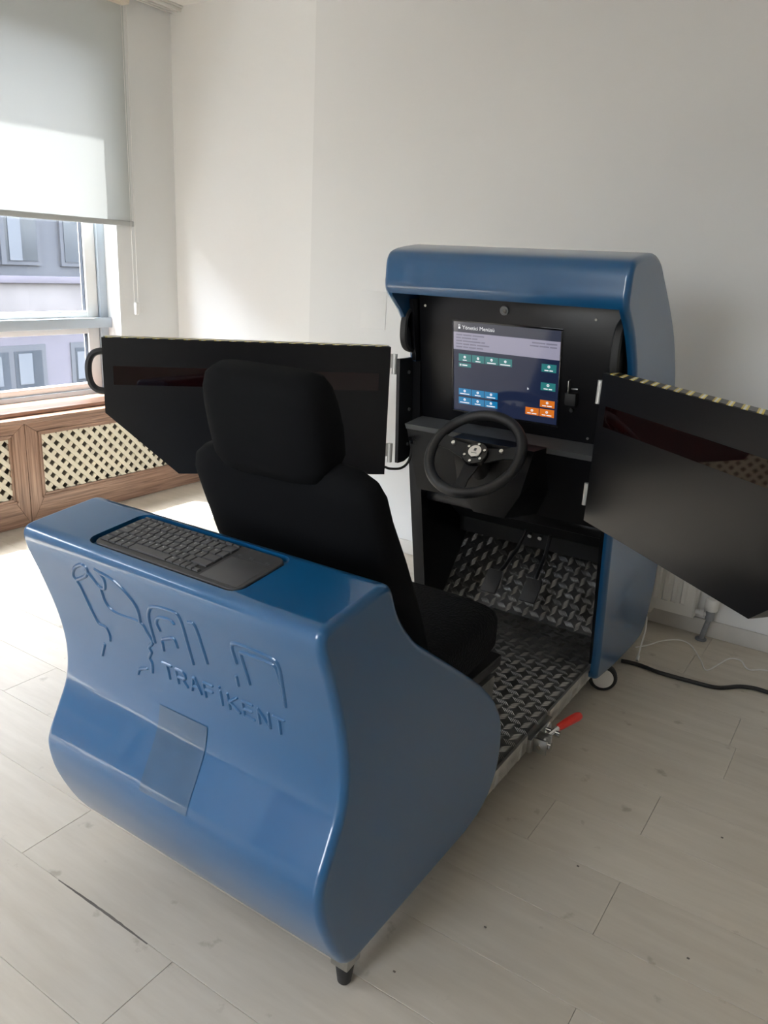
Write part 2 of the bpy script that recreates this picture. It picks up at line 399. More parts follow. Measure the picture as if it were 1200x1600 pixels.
# chipped plank edge near the camera
ch = []
for i in range(25):
    t = i/24; ch.append((-1.375+.30*t+.0, .8525+.0022*math.sin(t*math.pi)*(1+.8*random.random())))
chip = [(x, y, .0004) for x, y in ch] + [(x, .8505-.001*random.random(), .0004) for x, y in ch[::-1]]
obj('chipped_edge', MB().prism(chip, (0, 0, -.003)), M_gap, fl, 'dark chipped gap along a plank edge')
sp = MB()
for x, y in ((-.52, 1.315), (-.2, 1.25), (-.13, 1.5), (-.42, 1.62), (-.15, 1.95), (-.62, 1.1), (-.35, 1.0)):
    sp.box(x-.003, x+.003, y-.002, y+.002, 0, .002, .0008)
obj('crumbs', sp, M_gap, fl, 'small dark crumbs on the planks', 'stuff')

# window frames
def window(idx, y0, y1):
    XF0, XF1 = -3.98, -3.90
    f = MB(); ztop = Z1
    f.box(XF0, XF1, y1-.05, y1+.045, Z0, ztop, .003); f.box(XF0, XF1, y0-.045, y0+.05, Z0, ztop, .003)
    f.box(XF0, XF1, y0+.05, y1-.05, ztop-.06, ztop, .003); f.box(XF0, XF1, y0+.05, y1-.05, Z0, Z0+.05, .003)
    wd = struct('window_%d' % idx, f, M_alu)
    obj('transom', MB().box(-3.985, -3.868, y0+.0, y1+.03, .953, 1.008, .003), M_alu, wd)
    nb = max(1, round((y1-y0)/1.1)); L = (y1-y0-.1)/nb
    for k in range(nb):
        a, c = y0+.05+k*L, y0+.05+(k+1)*L
        if k: obj('mullion', MB().box(XF0, XF1, a-.025, a+.025, Z0+.05, ztop-.06, .003), M_alu, wd)
        for (z0, z1) in ((Z0+.05, .953), (1.008, ztop-.06)):
            s = MB(); t = .072
            s.box(-3.965, -3.915, a+.003, a+.003+t, z0, z1, .004); s.box(-3.965, -3.915, c-.003-t, c-.003, z0, z1, .004)
            s.box(-3.964, -3.916, a+.003+t, c-.003-t, z0, z0+.034, .003); s.box(-3.964, -3.916, a+.003+t, c-.003-t, z1-.034, z1, .003)
            so = obj('sash', s, M_aluw, wd)
            g = MB()
            g.box(-3.952, -3.928, a+.003+t, a+.003+t+.004, z0+.034, z1-.034); g.box(-3.952, -3.928, c-.007-t, c-.003-t, z0+.034, z1-.034)
            obj('gasket', g, M_gasket, so)
            obj('pane', MB().box(-3.942, -3.938, a+.003+t, c-.003-t, z0+.034, z1-.034), M_glass, so)
for i, (a, c) in enumerate(WIN): window(i+1, a, c)
# inner reveal plaster board at the foot: window sill
sill = MB().box(-3.93, -3.665, YF, YB, .556, .578, .004)
struct('trim_3', sill, M_woodY)
struct('trim_4', MB().box(-3.79, -3.595, YF, YB, .532, .555, .003), M_woodY)

# ------------------------------------------------------------------ radiator covers under the windows
XC = -3.605
def mitre(parent, y0, y1, z0, z1, wv, wt, wb):
    d = .022; iy0, iy1, iz0, iz1 = y0+wv, y1-wv, z0+wb, z1-wt
    def piece(name, pts, m):
        obj(name, MB().prism([(XC, p[0], p[1]) for p in pts], (-d, 0, 0)), m, parent)
    g = .0012
    piece('bottom_rail', [(y0+g, z0), (y1-g, z0), (iy1-g, iz0-g), (iy0+g, iz0-g)], M_woodY)
    piece('top_rail', [(iy0+g, iz1+g), (iy1-g, iz1+g), (y1-g, z1), (y0+g, z1)], M_woodY)
    piece('stile', [(y0, z0+g), (iy0, iz0), (iy0, iz1), (y0, z1-g)], M_woodZ)
    piece('stile', [(iy1, iz0), (y1, z0+g), (y1, z1-g), (iy1, iz1)], M_woodZ)
    # stepped inner moulding
    for (nm, a, mm) in (('bead', (iy0-.022, iy1+.022, iz0-.022, iz0-.012), M_woodY), ('bead', (iy0-.022, iy1+.022, iz1+.012, iz1+.022), M_woodY),
                        ('bead', (iy0-.022, iy0-.012, iz0-.022, iz1+.022), M_woodZ), ('bead', (iy1+.012, iy1+.022, iz0-.022, iz1+.022), M_woodZ)):
        obj(nm, MB().box(XC, XC+.005, a[0], a[1], a[2], a[3], .002), mm, parent)
    return iy0, iy1, iz0, iz1
def cover(y0, y1, label, lattice=True):
    t = thing('radiator_cover', label, 'radiator cover', (XC, (y0+y1)/2, 0), 'wooden radiator covers along the window wall')
    iy0, iy1, iz0, iz1 = mitre(t, y0+.002, y1-.002, 0.004, .530, .088, .068, .152)
    obj('back_board', MB().box(XC-.05, XC-.046, y0+.01, y1-.01, .02, .52), M_dark, t)
    p = .0477*math.sqrt(2); hw = .0225/2*math.sqrt(2)
    for sgn, x1 in ((-1, XC-.005), (1, XC-.011)):
        c = -2.0
        k0 = int(-(iz1-iz0)/p)-2
        for k in range(k0, int((iy1-iy0)/p)+20):
            # strip between lines  y = yb +- hw along 45 degrees:   y = yb + sgn*(z-iz0)
            yb = iy0 + k*p + (.5*p if sgn < 0 else .15*p)
            poly = [(yb-hw, iz0), (yb+hw, iz0), (yb+hw+sgn*(iz1-iz0), iz1), (yb-hw+sgn*(iz1-iz0), iz1)]
            for lim, side in ((iy0, 1), (iy1, -1)):
                out_ = []
                for i in range(len(poly)):
                    a, b_ = poly[i], poly[(i+1) % len(poly)]
                    ia, ib = (a[0]-lim)*side >= 0, (b_[0]-lim)*side >= 0
                    if ia: out_.append(a)
                    if ia != ib:
                        tt = (lim-a[0])/(b_[0]-a[0]); out_.append((lim, a[1]+(b_[1]-a[1])*tt))
                poly = out_
                if not poly: break
            if len(poly) >= 3 and max(q[0] for q in poly)-min(q[0] for q in poly) > .004:
                obj('lattice_slat', MB().prism([(x1, q[0], q[1]) for q in poly], (-.006, 0, 0)), M_lattice, t)
cover(2.265, YB, 'walnut radiator cover with cream lattice in the corner behind the left black screen')
cover(1.07, 2.265, 'walnut radiator cover with cream lattice at the left picture edge')
cover(-.125, 1.07, 'walnut radiator cover with cream lattice, third from the corner, outside the frame')

# ------------------------------------------------------------------ roller blind
bl = thing('roller_blind', 'pale grey roller blind half lowered over the window at left', 'blind', (-3.77, 1.9, 2.62))
obj('cassette', MB().box(-3.79, -3.715, .62, 3.125, 2.585, 2.66, .012), M_beige, bl, 'beige blind cassette under the ceiling')
cl = MB(); ny, nz = 60, 24
V = []; F = []
for j in range(nz+1):
    for i in range(ny+1):
        y = .66+(3.118-.66)*i/ny; z = 1.525+(2.60-1.525)*j/nz
        V.append((-3.768+.0012*math.sin(y*19+math.sin(y*7))*(1-(j/nz))**1, y, z))
for j in range(nz):
    for i in range(ny): F.append([j*(ny+1)+i, j*(ny+1)+i+1, (j+1)*(ny+1)+i+1, (j+1)*(ny+1)+i])
cl.add(V, F, True); obj('blind_cloth', cl, M_blind, bl)
obj('bottom_bar', MB().box(-3.776, -3.758, .655, 3.127, 1.508, 1.536, .004), mat('bar_grey', (.42, .43, .42), .5), bl, 'grey blind bottom bar')
obj('pull_chain', MB().tube([(-3.76, 3.10, 2.59), (-3.757, 3.103, 1.8), (-3.757, 3.105, 1.10)], .0016, 6).tube([(-3.748, 3.122, 2.59), (-3.748, 3.122, 1.10)], .0016, 6), M_white, bl)
obj('chain_weight', MB().box(-3.765, -3.742, 3.104, 3.126, 1.03, 1.10, .006), M_white, bl)

# ------------------------------------------------------------------ buildings across the street
fb = thing('facade_building', 'pale building across the street seen through the window', 'building', (-9.2, 6, -6))
obj('wall', MB().box(-10, -9, -14, 17, -6, 1.0).box(-10, -9, -14, 17, 2.9, 4.5), M_fac, fb)
obj('upper_wall', MB().box(-10, -9.12, -14, 17, .95, 2.95), M_facd, fb)
obj('stone_band', MB().box(-9.02, -8.93, -14, 17, .42, .95, .01), M_stone, fb)
obj('ledge', MB().box(-9.02, -8.86, -14, 17, .95, 1.03, .01), M_fac, fb)
for k in range(-9, 9):
    yc = 5.62+k*1.28
    f = obj('window_frame', MB().box(-9.13, -9.08, yc-.50, yc+.50, 1.15, 2.6).box(-9.13, -9.05, yc-.03, yc+.03, 1.15, 2.6), M_facd, fb)
    obj('pane', MB().box(-9.085, -9.07, yc-.45, yc+.45, 1.2, 2.55), M_fglass, f)
    obj('curtain', MB().box(-9.069, -9.06, yc+.08, yc+.24, 1.2, 2.55), M_curt, f)
    f = obj('lower_window_frame', MB().box(-9.05, -8.98, yc-.52, yc+.40, -1.5, .22), M_facd, fb)
    obj('pane', MB().box(-8.99, -8.975, yc-.46, yc-.10, -1.45, .15).box(-8.99, -8.975, yc-.03, yc+.34, -1.45, .15), M_fglass, f)
    obj('curtain', MB().box(-8.974, -8.965, yc-.44, yc-.2, -.25, .1).box(-8.974, -8.965, yc+.02, yc+.2, -.25, .12), M_curt, f)
st = MB().box(-40, -4.1, -40, 40, -6.2, -6.0)
struct('street', st, M_street)

# ------------------------------------------------------------------ driving simulator
SIM = thing('driving_simulator', 'blue and black driving simulator cabin with seat, steering wheel and screen', 'simulator', (-1.01, 1.75, 0))
PX0, PX1 = -1.386, -.636
# --- rear pod
rear = catmull([(.838, .858), (.850, .807), (.877, .734), (.905, .644), (.918, .565), (.912, .494), (.886, .434), (.863, .386), (.857, .348), (.872, .28), (.912, .19), (.955, .122)], 8)
front = catmull([(1.40, .116), (1.49, .130), (1.549, .167), (1.582, .237), (1.576, .335), (1.535, .409), (1.451, .492), (1.337, .579), (1.186, .689), (1.125, .737), (1.067, .805), (1.032, .882)], 8)
prof = rear[6:-7] + round_corner(rear[-6], rear[-1], front[0], .034) + front[1:-3]
prof += round_corner(front[-4], front[-1], rear[0], .029) + round_corner(front[-1], rear[0], rear[4], .029)
pod = obj('rear_pod', extruded_profile(prof, PX0, PX1, .0155), M_blue, SIM, 'glossy blue rear housing with keyboard tray')
boolean(pod, MB().box(-1.325, -.697, 1.10, 1.9, .165, .80, .02))
TILT = .128; KC = Vector((-1.02, .937, .867))
TK = Matrix.Translation(KC) @ Matrix.Rotation(TILT, 4, 'X')
def rrect(hx, hy, r, n=6):
    out_ = []
    for cx_, cy_, a0 in ((hx-r, hy-r, 0), (-hx+r, hy-r, 90), (-hx+r, -hy+r, 180), (hx-r, -hy+r, 270)):
        for i in range(n+1):
            a = R(a0+90*i/n); out_.append((cx_+r*math.cos(a), cy_+r*math.sin(a)))
    return out_
rc = MB().prism([TK @ Vector((x, y, -.010)) for x, y in rrect(.1935, .0745, .026)], (TK.to_3x3() @ Vector((0, 0, .05))))
boolean(pod, rc)
# raised lettering and line emblem on the rear face, shaped onto the curved skin
rz = [(p.y, p.x) for p in rear][::-1]
def rear_y(z):
    if z <= rz[0][0]: return rz[0][1]
    for (a, ya), (b_, yb) in zip(rz[:-1], rz[1:]):
        if z <= b_: return ya+(yb-ya)*(z-a)/(b_-a)
    return rz[-1][1]
emblem = [
[(-1.244, .7716), (-1.2483, .7835), (-1.2317, .8037), (-1.2036, .8187), (-1.1895, .8136), (-1.2011, .796), (-1.2255, .7819), (-1.244, .7716), (-1.2419, .7595), (-1.2401, .7142), (-1.2332, .6723), (-1.2121, .6688), (-1.2083, .6521), (-1.2127, .6374)],
[(-1.2359, .6197), (-1.2527, .5876)],
[(-1.1938, .8092), (-1.1817, .7925), (-1.1734, .7798), (-1.1575, .7792), (-1.1464, .8032), (-1.1582, .8173)],
[(-1.1644, .8192), (-1.117, .8094), (-1.0889, .7856), (-1.0787, .7611), (-1.0849, .7279)],
[(-1.1713, .776), (-1.177, .7454), (-1.1684, .728), (-1.1426, .7223), (-1.0865, .7244), (-1.0767, .7049), (-1.0708, .684), (-1.0878, .666), (-1.0849, .6554), (-1.0969, .6382), (-1.0933, .6262), (-1.0986, .6027)],
[(-1.1442, .5824), (-1.1358, .5958), (-1.1132, .6054)],
[(-1.0628, .6869), (-1.0551, .7409), (-1.0417, .768), (-1.0218, .7819), (-.9721, .7891), (-.9583, .7794), (-.963, .7294), (-.9671, .6726)],
[(-1.0332, .7251), (-1.0348, .7424), (-1.0206, .7586), (-.9903, .7637), (-.9829, .7586)],
[(-1.0344, .7042), (-1.001, .7181), (-.9975, .6997)], [(-1.0393, .6956), (-1.0437, .6754)],
[(-.9378, .7769), (-.9238, .7765), (-.9244, .7354), (-.9257, .6905)],
[(-.8451, .7224), (-.8434, .758), (-.8322, .7698), (-.8015, .7716), (-.75, .7683), (-.7412, .7551), (-.7456, .7121), (-.7512, .6653)],
[(-.8267, .6834), (-.8269, .7161), (-.8267, .7473), (-.8174, .7543), (-.7595, .755), (-.7494, .745), (-.7498, .7157)],
[(-.8563, .6876), (-.8578, .6671)]]
GL = {'T': [[(0, 1), (1, 1)], [(.5, 1), (.5, 0)]], 'R': [[(0, 0), (0, 1), (.75, 1), (.95, .85), (.95, .6), (.75, .47), (0, .47)], [(.5, .47), (1, 0)]],
      'A': [[(0, 0), (.42, 1), (.58, 1), (1, 0)], [(.2, .33), (.8, .33)]], 'F': [[(0, 0), (0, 1), (.95, 1)], [(0, .52), (.8, .52)]],
      'İ': [[(.5, 0), (.5, .95)], [(.5, 1.2), (.5, 1.24)]], 'K': [[(0, 0), (0, 1)], [(.95, 1), (.1, .5), (1, 0)]],
      'E': [[(.95, 1), (0, 1), (0, 0), (.95, 0)], [(0, .5), (.8, .5)]], 'N': [[(0, 0), (0, 1), (1, 0), (1, 1)]]}
letters = []
x = -1.060; step = .0358
for c in 'TRAFİKENT':
    wd = .024; adv = step
    if c == 'İ': wd, adv = .012, .024
    z0 = .607-.012*((x+1.06)/.3)
    for s_ in GL[c]: letters.append([(x+px*wd, z0+pz*.033) for px, pz in s_])
    x += adv
def relief(name, strokes, w, hgt, cell):
    segs = [(a, b_) for s_ in strokes for a, b_ in zip(s_[:-1], s_[1:])]
    grid = {}
    for (a, b_) in segs:
        ax, az, bx, bz = a[0], a[1], b_[0], b_[1]; L2 = (bx-ax)**2+(bz-az)**2 or 1e-9
        for i in range(int((min(ax, bx)-w)/cell)-1, int((max(ax, bx)+w)/cell)+2):
            for j in range(int((min(az, bz)-w)/cell)-1, int((max(az, bz)+w)/cell)+2):
                px, pz = i*cell, j*cell; t = max(0, min(1, ((px-ax)*(bx-ax)+(pz-az)*(bz-az))/L2))
                d = math.hypot(px-ax-t*(bx-ax), pz-az-t*(bz-az))
                if d < grid.get((i, j), 9): grid[(i, j)] = d
    idx = {}; V = []; F = []
    def vert(i, j):
        if (i, j) not in idx:
            d = grid.get((i, j), 9); s_ = max(0.0, min(1.0, (w-d)/(w*.75))); s_ = s_*s_*(3-2*s_)
            z = j*cell; y = rear_y(z); sl = (rear_y(z+.004)-rear_y(z-.004))/.008; q = math.hypot(1, sl)
            off_ = s_*hgt-.0012; idx[(i, j)] = len(V); V.append((i*cell, y-off_/q, z+off_*sl/q))
        return idx[(i, j)]
    for (i, j) in list(grid):
        if min(grid.get((i+a, j+b_), 9) for a in (0, 1) for b_ in (0, 1)) < w*1.1 and all((i+a, j+b_) in grid for a in (0, 1) for b_ in (0, 1)):
            F.append([vert(i, j), vert(i+1, j), vert(i+1, j+1), vert(i, j+1)])
    mb = MB(); mb.add(V, F, True); return obj(name, mb, M_blue, pod, 'embossed blue %s' % name.replace('_', ' '), auto=0)
emblem = [[(p.x, p.y) for p in catmull(q, 4)] if len(q) > 2 else q for q in emblem]
relief('raised_emblem', emblem, .0055, .0042, .0016)
relief('raised_lettering', letters, .0044, .0044, .0013)
# faded label sheet on the rear face
lb = MB(); V = []; F = []; nn = 12
for j in range(nn+1):
    z = .372+(.535-.372)*j/nn
    for x in (-1.085, -.955): V.append((x, rear_y(z)-.0012, z))
F = [[2*j, 2*j+1, 2*j+3, 2*j+2] for j in range(nn)]
lb.add(V, F, True); obj('faded_label', lb, M_label, pod, 'faded smudged blue-grey label sheet')
# caster feet of the pod
def foot(x, y, nm='caster_foot'):
    f = MB().box(x-.021, x+.021, y-.022, y+.024, .052, .116, .003)
    o = obj(nm, f, M_steel, SIM, 'steel caster bracket')
    obj('caster_wheel', MB().cyl((x, y, .052), (x, y, .002), .0195, 18, .014, bev=.003), M_rubber, o, 'black rubber foot')
foot(-.690, 1.022); foot(-1.35, 1.35)

# --- base plate with raised tread bars
ZT = .163
bp = obj('base_plate', MB().box(-1.345, -.668, 1.05, 2.56, .12, ZT), M_plate, SIM, 'aluminium tread plate floor')
sk = MB()
sk.box(-.668, -.660, 1.45, 1.825, .114, ZT+.002, .001); sk.box(-.668, -.660, 1.985, 2.42, .114, ZT+.002, .001)
obj('edge_skirt', sk, M_edge, bp, 'pale folded edge of the tread plate')
def tread(O, U, W, N, nu, nv, keep, p=.0375):
    mb = MB(); O, U, W, N = Vector(O), Vector(U), Vector(W), Vector(N)
    for i in range(nu):
        for j in range(nv):
            c = O+U*((i+.5)*p)+W*((j+.5)*p)
            if not keep(c): continue
            if (i+j) % 2: d, e = (U-W).normalized(), U
            else: d, e = (U+W).normalized(), W
            # five bars side by side, each slanting across its cell
            for q in range(-2, 3):
                cc = c+e*(q*p*.195); h = p*.40
                pts = [cc-d*h, cc-d*h*.5+e*.0010, cc+e*.0014, cc+d*h*.5+e*.0010, cc+d*h]
                V = []
                for k_, (pt, wd_) in enumerate(zip(pts, (.0005, .0013, .0015, .0013, .0005))):
                    V += [pt-e*wd_, pt+N*(.0016 if 0 < k_ < 4 else .0002), pt+e*wd_]
                F = []
                for k_ in range(4):
                    F += [[k_*3, k_*3+1, k_*3+4, k_*3+3], [k_*3+1, k_*3+2, k_*3+5, k_*3+4]]
                mb.add(V, F, True)
    return mb
tb = tread((-1.3558, 1.42, ZT), (1, 0, 0), (0, 1, 0), (0, 0, 1), 19, 31, lambda c: c.x > -1.33 and c.y < 2.55 and not (-1.3 < c.x < -.77 and c.y < 1.80), .0362)
obj('tread_bars', tb, M_bar, bp, 'raised five-bar tread pattern', 'stuff', auto=0)
ts = tread((-.6595, 1.46, .117), (0, 1, 0), (0, 0, 1), (1, 0, 0), 26, 1, lambda c: not (1.80 < c.y < 2.0), .0375)
obj('skirt_tread_bars', ts, M_edge, bp, None, 'stuff', auto=0)
# sloped kick plate
KA = R(52); ku = Vector((0, math.cos(KA), math.sin(KA))); kn = Vector((0, -math.sin(KA), math.cos(KA)))
k0 = Vector((-1.345, 2.545, ZT))
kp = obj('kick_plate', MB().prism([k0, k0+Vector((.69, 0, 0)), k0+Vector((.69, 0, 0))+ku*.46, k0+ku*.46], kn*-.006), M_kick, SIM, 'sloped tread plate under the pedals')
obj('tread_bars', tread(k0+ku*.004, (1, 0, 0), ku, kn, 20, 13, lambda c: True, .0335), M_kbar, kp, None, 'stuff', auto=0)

# --- toggle clamp on the right edge
ck = obj('toggle_clamp', MB().box(-.668, -.650, 1.83, 1.985, .108, .150, .002).box(-.650, -.612, 1.845, 1.853, .108, .152, .0015).box(-.650, -.612, 1.882, 1.890, .104, .152, .0015), M_steel, SIM, 'zinc toggle clamp joining the base halves')
obj('clamp_arm', MB().tube([(-.632, 1.84, .130), (-.628, 1.90, .140), (-.618, 1.945, .145)], .007, 8).tube([(-.660, 1.99, .140), (-.640, 1.90, .135)], .006, 8).cyl((-.648, 1.868, .128), (-.606, 1.868, .128), .011, 12).cyl((-.645, 1.925, .138), (-.604, 1.925, .138), .009, 12), M_chrome, ck)
obj('clamp_handle', MB().tube([(-.619, 1.942, .1445), (-.617, 1.950, .1455), (-.605, 1.985, .150), (-.592, 2.025, .152), (-.588, 2.036, .152), (-.587, 2.039, .152)], [.006, .0105, .0125, .0135, .011, .002], 14), M_red, ck, 'red vinyl clamp grip')

# --- seat
sl = R(25)
def lean(z): return 1.115+(1.02-z)*.50
bk = []
for z, a, b_, dy, pw in ((.40, .20, .040, .02, 3), (.42, .225, .062, .01, 3.2), (.50, .236, .075, 0, 3.4), (.65, .240, .078, 0, 3.4), (.80, .238, .074, 0, 3.4), (.90, .234, .066, 0, 3.3), (.955, .234, .060, .004, 3.4), (.985, .224, .052, .008, 3.2), (1.005, .198, .040, .012, 3.0), (1.015, .15, .022, .014, 2.6)):
    bk.append(((-.996, lean(z)+dy+.03, z), (1, 0, 0), (0, math.cos(R(22)), math.sin(R(22))*.4), a, b_, pw))
back = obj('backrest', MB().loft(bk, 40), M_fabric, SIM, 'black fabric seat backrest', auto=60)
hd = []
for z, a, b_, yc in ((.985, .105, .035, 1.168), (.992, .128, .052, 1.166), (1.02, .140, .064, 1.160), (1.07, .142, .066, 1.148), (1.12, .140, .062, 1.132), (1.152, .138, .054, 1.121), (1.174, .130, .042, 1.113), (1.185, .112, .024, 1.109)):
    hd.append(((-.993, yc-.004, z), (1, 0, 0), (0, .96, .28), a, b_, 4.0))
obj('headrest', MB().loft(hd, 36), M_fabric, back, 'black fabric headrest', auto=60)
obj('headrest_post', MB().cyl((-1.08, 1.15, .97), (-1.08, 1.16, 1.0), .006).cyl((-.97, 1.15, .97), (-.97, 1.16, 1.0), .006), M_chrome, back)
cu = []
for y, zc, a, b_ in ((1.30, .43, .19, .05), (1.33, .435, .22, .068), (1.45, .44, .238, .078), (1.60, .447, .242, .080), (1.72, .452, .240, .080), (1.80, .452, .232, .074), (1.835, .448, .215, .060), (1.852, .444, .185, .038)):
    cu.append(((-1.005, y, zc), (1, 0, 0), (0, 0, 1), a, b_, 5.0))
m, nt, b = newmat('seat_mesh_fabric'); M_mesh = m
b.inputs['Base Color'].default_value = (.006, .0065, .007, 1); b.inputs['Roughness'].default_value = .9; b.inputs['Specular IOR Level'].default_value = .15
vt = nd(nt, 'ShaderNodeTexVoronoi'); vt.inputs['Scale'].default_value = 130; tcn = nd(nt, 'ShaderNodeTexCoord'); nt.links.new(tcn.outputs['Object'], vt.inputs['Vector'])
bpn = nd(nt, 'ShaderNodeBump'); bpn.inputs['Strength'].default_value = .8; bpn.inputs['Distance'].default_value = .003; nt.links.new(vt.outputs['Distance'], bpn.inputs['Height']); nt.links.new(bpn.outputs[0], b.inputs['Normal'])
cus = obj('seat_cushion', MB().loft(cu, 40), M_mesh, SIM, 'black mesh fabric seat cushion', auto=60)
obj('seat_riser', MB().box(-1.27, -.765, 1.16, 1.80, ZT, .325, .003), M_plate, SIM, 'tread plate box under the seat')
obj('seat_rail', MB().box(-.825, -.775, 1.25, 1.86, .327, .362, .006), M_blackm, SIM, 'black seat slide rail')
obj('seat_rail', MB().box(-1.265, -1.215, 1.25, 1.86, .327, .362, .006), M_blackm, SIM, 'black seat slide rail')

# --- front cabinet: blue shell
CX0, CX1 = -1.385, -.630
sh = [Vector(p) for p in ((2.309, .21), (2.275, .45), (2.250, .655), (2.250, .90), (2.262, 1.09), (2.205, 1.195), (2.145, 1.262))]
sh = catmull(sh, 4)[:-1] + round_corner((2.145, 1.262), (2.086, 1.302), (2.090, 1.40), .034)
sh += catmull([(2.0885, 1.345), (2.090, 1.385), (2.098, 1.408), (2.118, 1.424), (2.18, 1.437), (2.28, 1.446), (2.35, 1.428), (2.405, 1.392), (2.52, 1.308), (2.62, 1.222), (2.70, 1.12), (2.745, 1.04), (2.83, .85), (2.895, .6), (2.925, .36), (2.905, .20), (2.845, .085)], 4)
sh = sh[:-2] + round_corner(sh[-3], (2.845, .085), (2.70, .085), .045) + [Vector((2.70, .085)), Vector((2.49, .100))] + round_corner((2.49, .100), (2.305, .125), (2.309, .21), .040)
shell = obj('cabinet_shell', extruded_profile(sh, CX0, CX1, .0165), M_blue, SIM, 'glossy blue front cabinet shell with overhanging visor')
cutp = [(1.9, .15), (2.86, .15), (2.86, .5), (2.70, .98), (2.42, 1.298), (1.9, 1.298)]
lo = MB().prism([(-1.42, 1.85, .12), (-1.42, 2.428, .12), (-1.42, 2.292, .80), (-1.42, 2.264, 1.085), (-1.42, 1.85, 1.085)], (.10, 0, 0))
boolean(shell, lo)
boolean(shell, MB().prism([(-1.358, y, z) for y, z in cutp], (.704, 0, 0)))
TT = math.atan(.17); pu = Vector((0, -math.sin(TT), math.cos(TT))); pn = Vector((0, -math.cos(TT), -math.sin(TT))); px_ = Vector((1, 0, 0))
P0 = Vector((-1.0075, 2.262, 1.109))
TP = Matrix(((1, pu.x, pn.x, P0.x), (0, pu.y, pn.y, P0.y), (0, pu.z, pn.z, P0.z), (0, 0, 0, 1)))   # local: x right, y up the panel, z toward the driver
def fy(z): return 2.262-.17*(z-1.109)
# side posts of the black carcass
obj('side_post', MB().prism([(-1.383, 2.412, .165), (-1.383, 2.72, .165), (-1.383, 2.72, .7), (-1.383, 2.42, 1.08), (-1.383, 2.262, 1.08), (-1.383, 2.288, .80)], (.045, 0, 0)), M_black, SIM, 'black inner side panel')
obj('side_post', MB().prism([(-.671, 2.345, .155), (-.671, 2.72, .155), (-.671, 2.72, .7), (-.671, 2.42, 1.24), (-.671, 2.235, 1.24), (-.671, 2.262, 1.09), (-.671, 2.262, .66)], (.019, 0, 0)), M_black, SIM, 'black inner side panel')
obj('upper_side_panel', MB().prism([(-1.357, 2.24, 1.085), (-1.357, 2.44, 1.085), (-1.357, 2.40, 1.28), (-1.357, 2.20, 1.28)], (.014, 0, 0)), M_black, SIM)
sp_ = obj('screen_panel', MB().box(-.3325, .3365, -.235, .190, -.012, 0, .001, TP), M_black, SIM, 'black panel around the screen')
# screen
U0, U1, V0, V1 = -.2075, .1490, -.1735, .1145
bz = MB()
for a in ((U0-.006, U1+.006, V1, V1+.006), (U0-.006, U1+.006, V0-.006, V0), (U0-.006, U0, V0, V1), (U1, U1+.006, V0, V1)): bz.box(a[0], a[1], a[2], a[3], .0002, .003, .0005, TP)
scr = obj('screen', MB().box(U0, U1, V0, V1, 0.0002, .0015, 0, TP), M_screen, sp_, 'lit touch screen showing a menu')
obj('screen_bezel', bz, M_blackg, sp_)
def quad(name, a, c, d, e, m_, z=.0021, lab=None): return obj(name, MB().box(a, c, d, e, .0016, z, 0, TP), m_, scr, lab)
quad('header_bar', U0, U1, .082, V1, M_hdr)
quad('info_band', U0, U1, .027, .082, M_band)
def ui(a, c, d, e, m_, lab): quad('menu_button', a, c, d, e, m_, .0026, lab)
for i in range(4): ui(-.189+i*.0470, -.145+i*.0470, -.010, .0135, M_teal, 'teal menu button')
ui(-.189, -.145, -.028, -.0155, M_teal, 'small teal menu button')
ui(.093, .140, -.012, .012, M_teal, 'teal menu button'); ui(.093, .140, -.069, -.045, M_teal, 'teal menu button')
for i in range(3):
    ui(-.189+i*.047, -.1445+i*.047, -.1205, -.099, M_sblue, 'blue menu button'); ui(-.189+i*.047, -.1445+i*.047, -.150, -.128, M_sblue, 'blue menu button')
ui(.093, .140, -.122, -.100, M_orange, 'orange menu button'); ui(.046, .090, -.152, -.129, M_orange, 'orange menu button'); ui(.093, .140, -.152, -.128, M_orange, 'orange menu button')
ic = MB()
def put_text(mb, s_, size, u, v, z, T, align='LEFT'):
    vs, fs = text_geo(s_, size, align); mb.add([T @ Vector((q.x+u, q.y+v, z)) for q in vs], fs)
tt = MB(); put_text(tt, 'Yönetici Menüsü', .0165, -.176, .0925, .0030, TP); obj('title_text', tt, M_swhite, scr, 'white menu title')
def ring(mb, u, v, r0, r1, z=.0030, n=14):
    V = []; 
    for k in range(n):
        g = 2*math.pi*k/n
        for r_ in (r0, r1): V.append(TP @ Vector((u+r_*math.cos(g), v+r_*math.sin(g), z)))
    mb.add(V, [[2*k, 2*k+1, (2*k+3) % (2*n), (2*k+2) % (2*n)] for k in range(n)])
ring(ic, -.1865, .1035, .0022, .0034); ic.box(-.190, -.183, .0925, .0985, .0028, .0030, 0, TP)
def bars(mb, u, v, ws, h, align='CENTER'):
    tot = sum(ws)+.003*(len(ws)-1); x = u-tot/2 if align == 'CENTER' else (u-tot if align == 'RIGHT' else u)
    for w_ in ws:
        mb.box(x, x+w_, v, v+h, .0028, .0031, 0, TP); x += w_+.003
for i, w_ in enumerate((.014, .017, .030, .034)):
    u = -.167+i*.047; ring(ic, u, .0045, .0012, .0042); bars(ic, u, -.0072, (w_,), .0030)
ring(ic, -.182, -.0218, .0008, .003); bars(ic, -.176, -.0236, (.018,), .0036, 'LEFT')
for v in (0, -.057): ring(ic, .1165, .0045+v, .0016, .0044); bars(ic, .1165, -.0085+v, (.013, .011), .0030)
for j, v in enumerate((-.1095, -.1385)):
    for i in range(3):
        u = -.167+i*.047; ring(ic, u, v+.003, .0014, .0042); bars(ic, u, v-.0080, ((.034,), (.020,), (.030,))[i], .0028)
for u, v in ((.1165, -.1105), (.068, -.1405), (.1165, -.140)): ring(ic, u, v+.003, .0014, .0042); bars(ic, u, v-.008, (.012, .016), .0028)
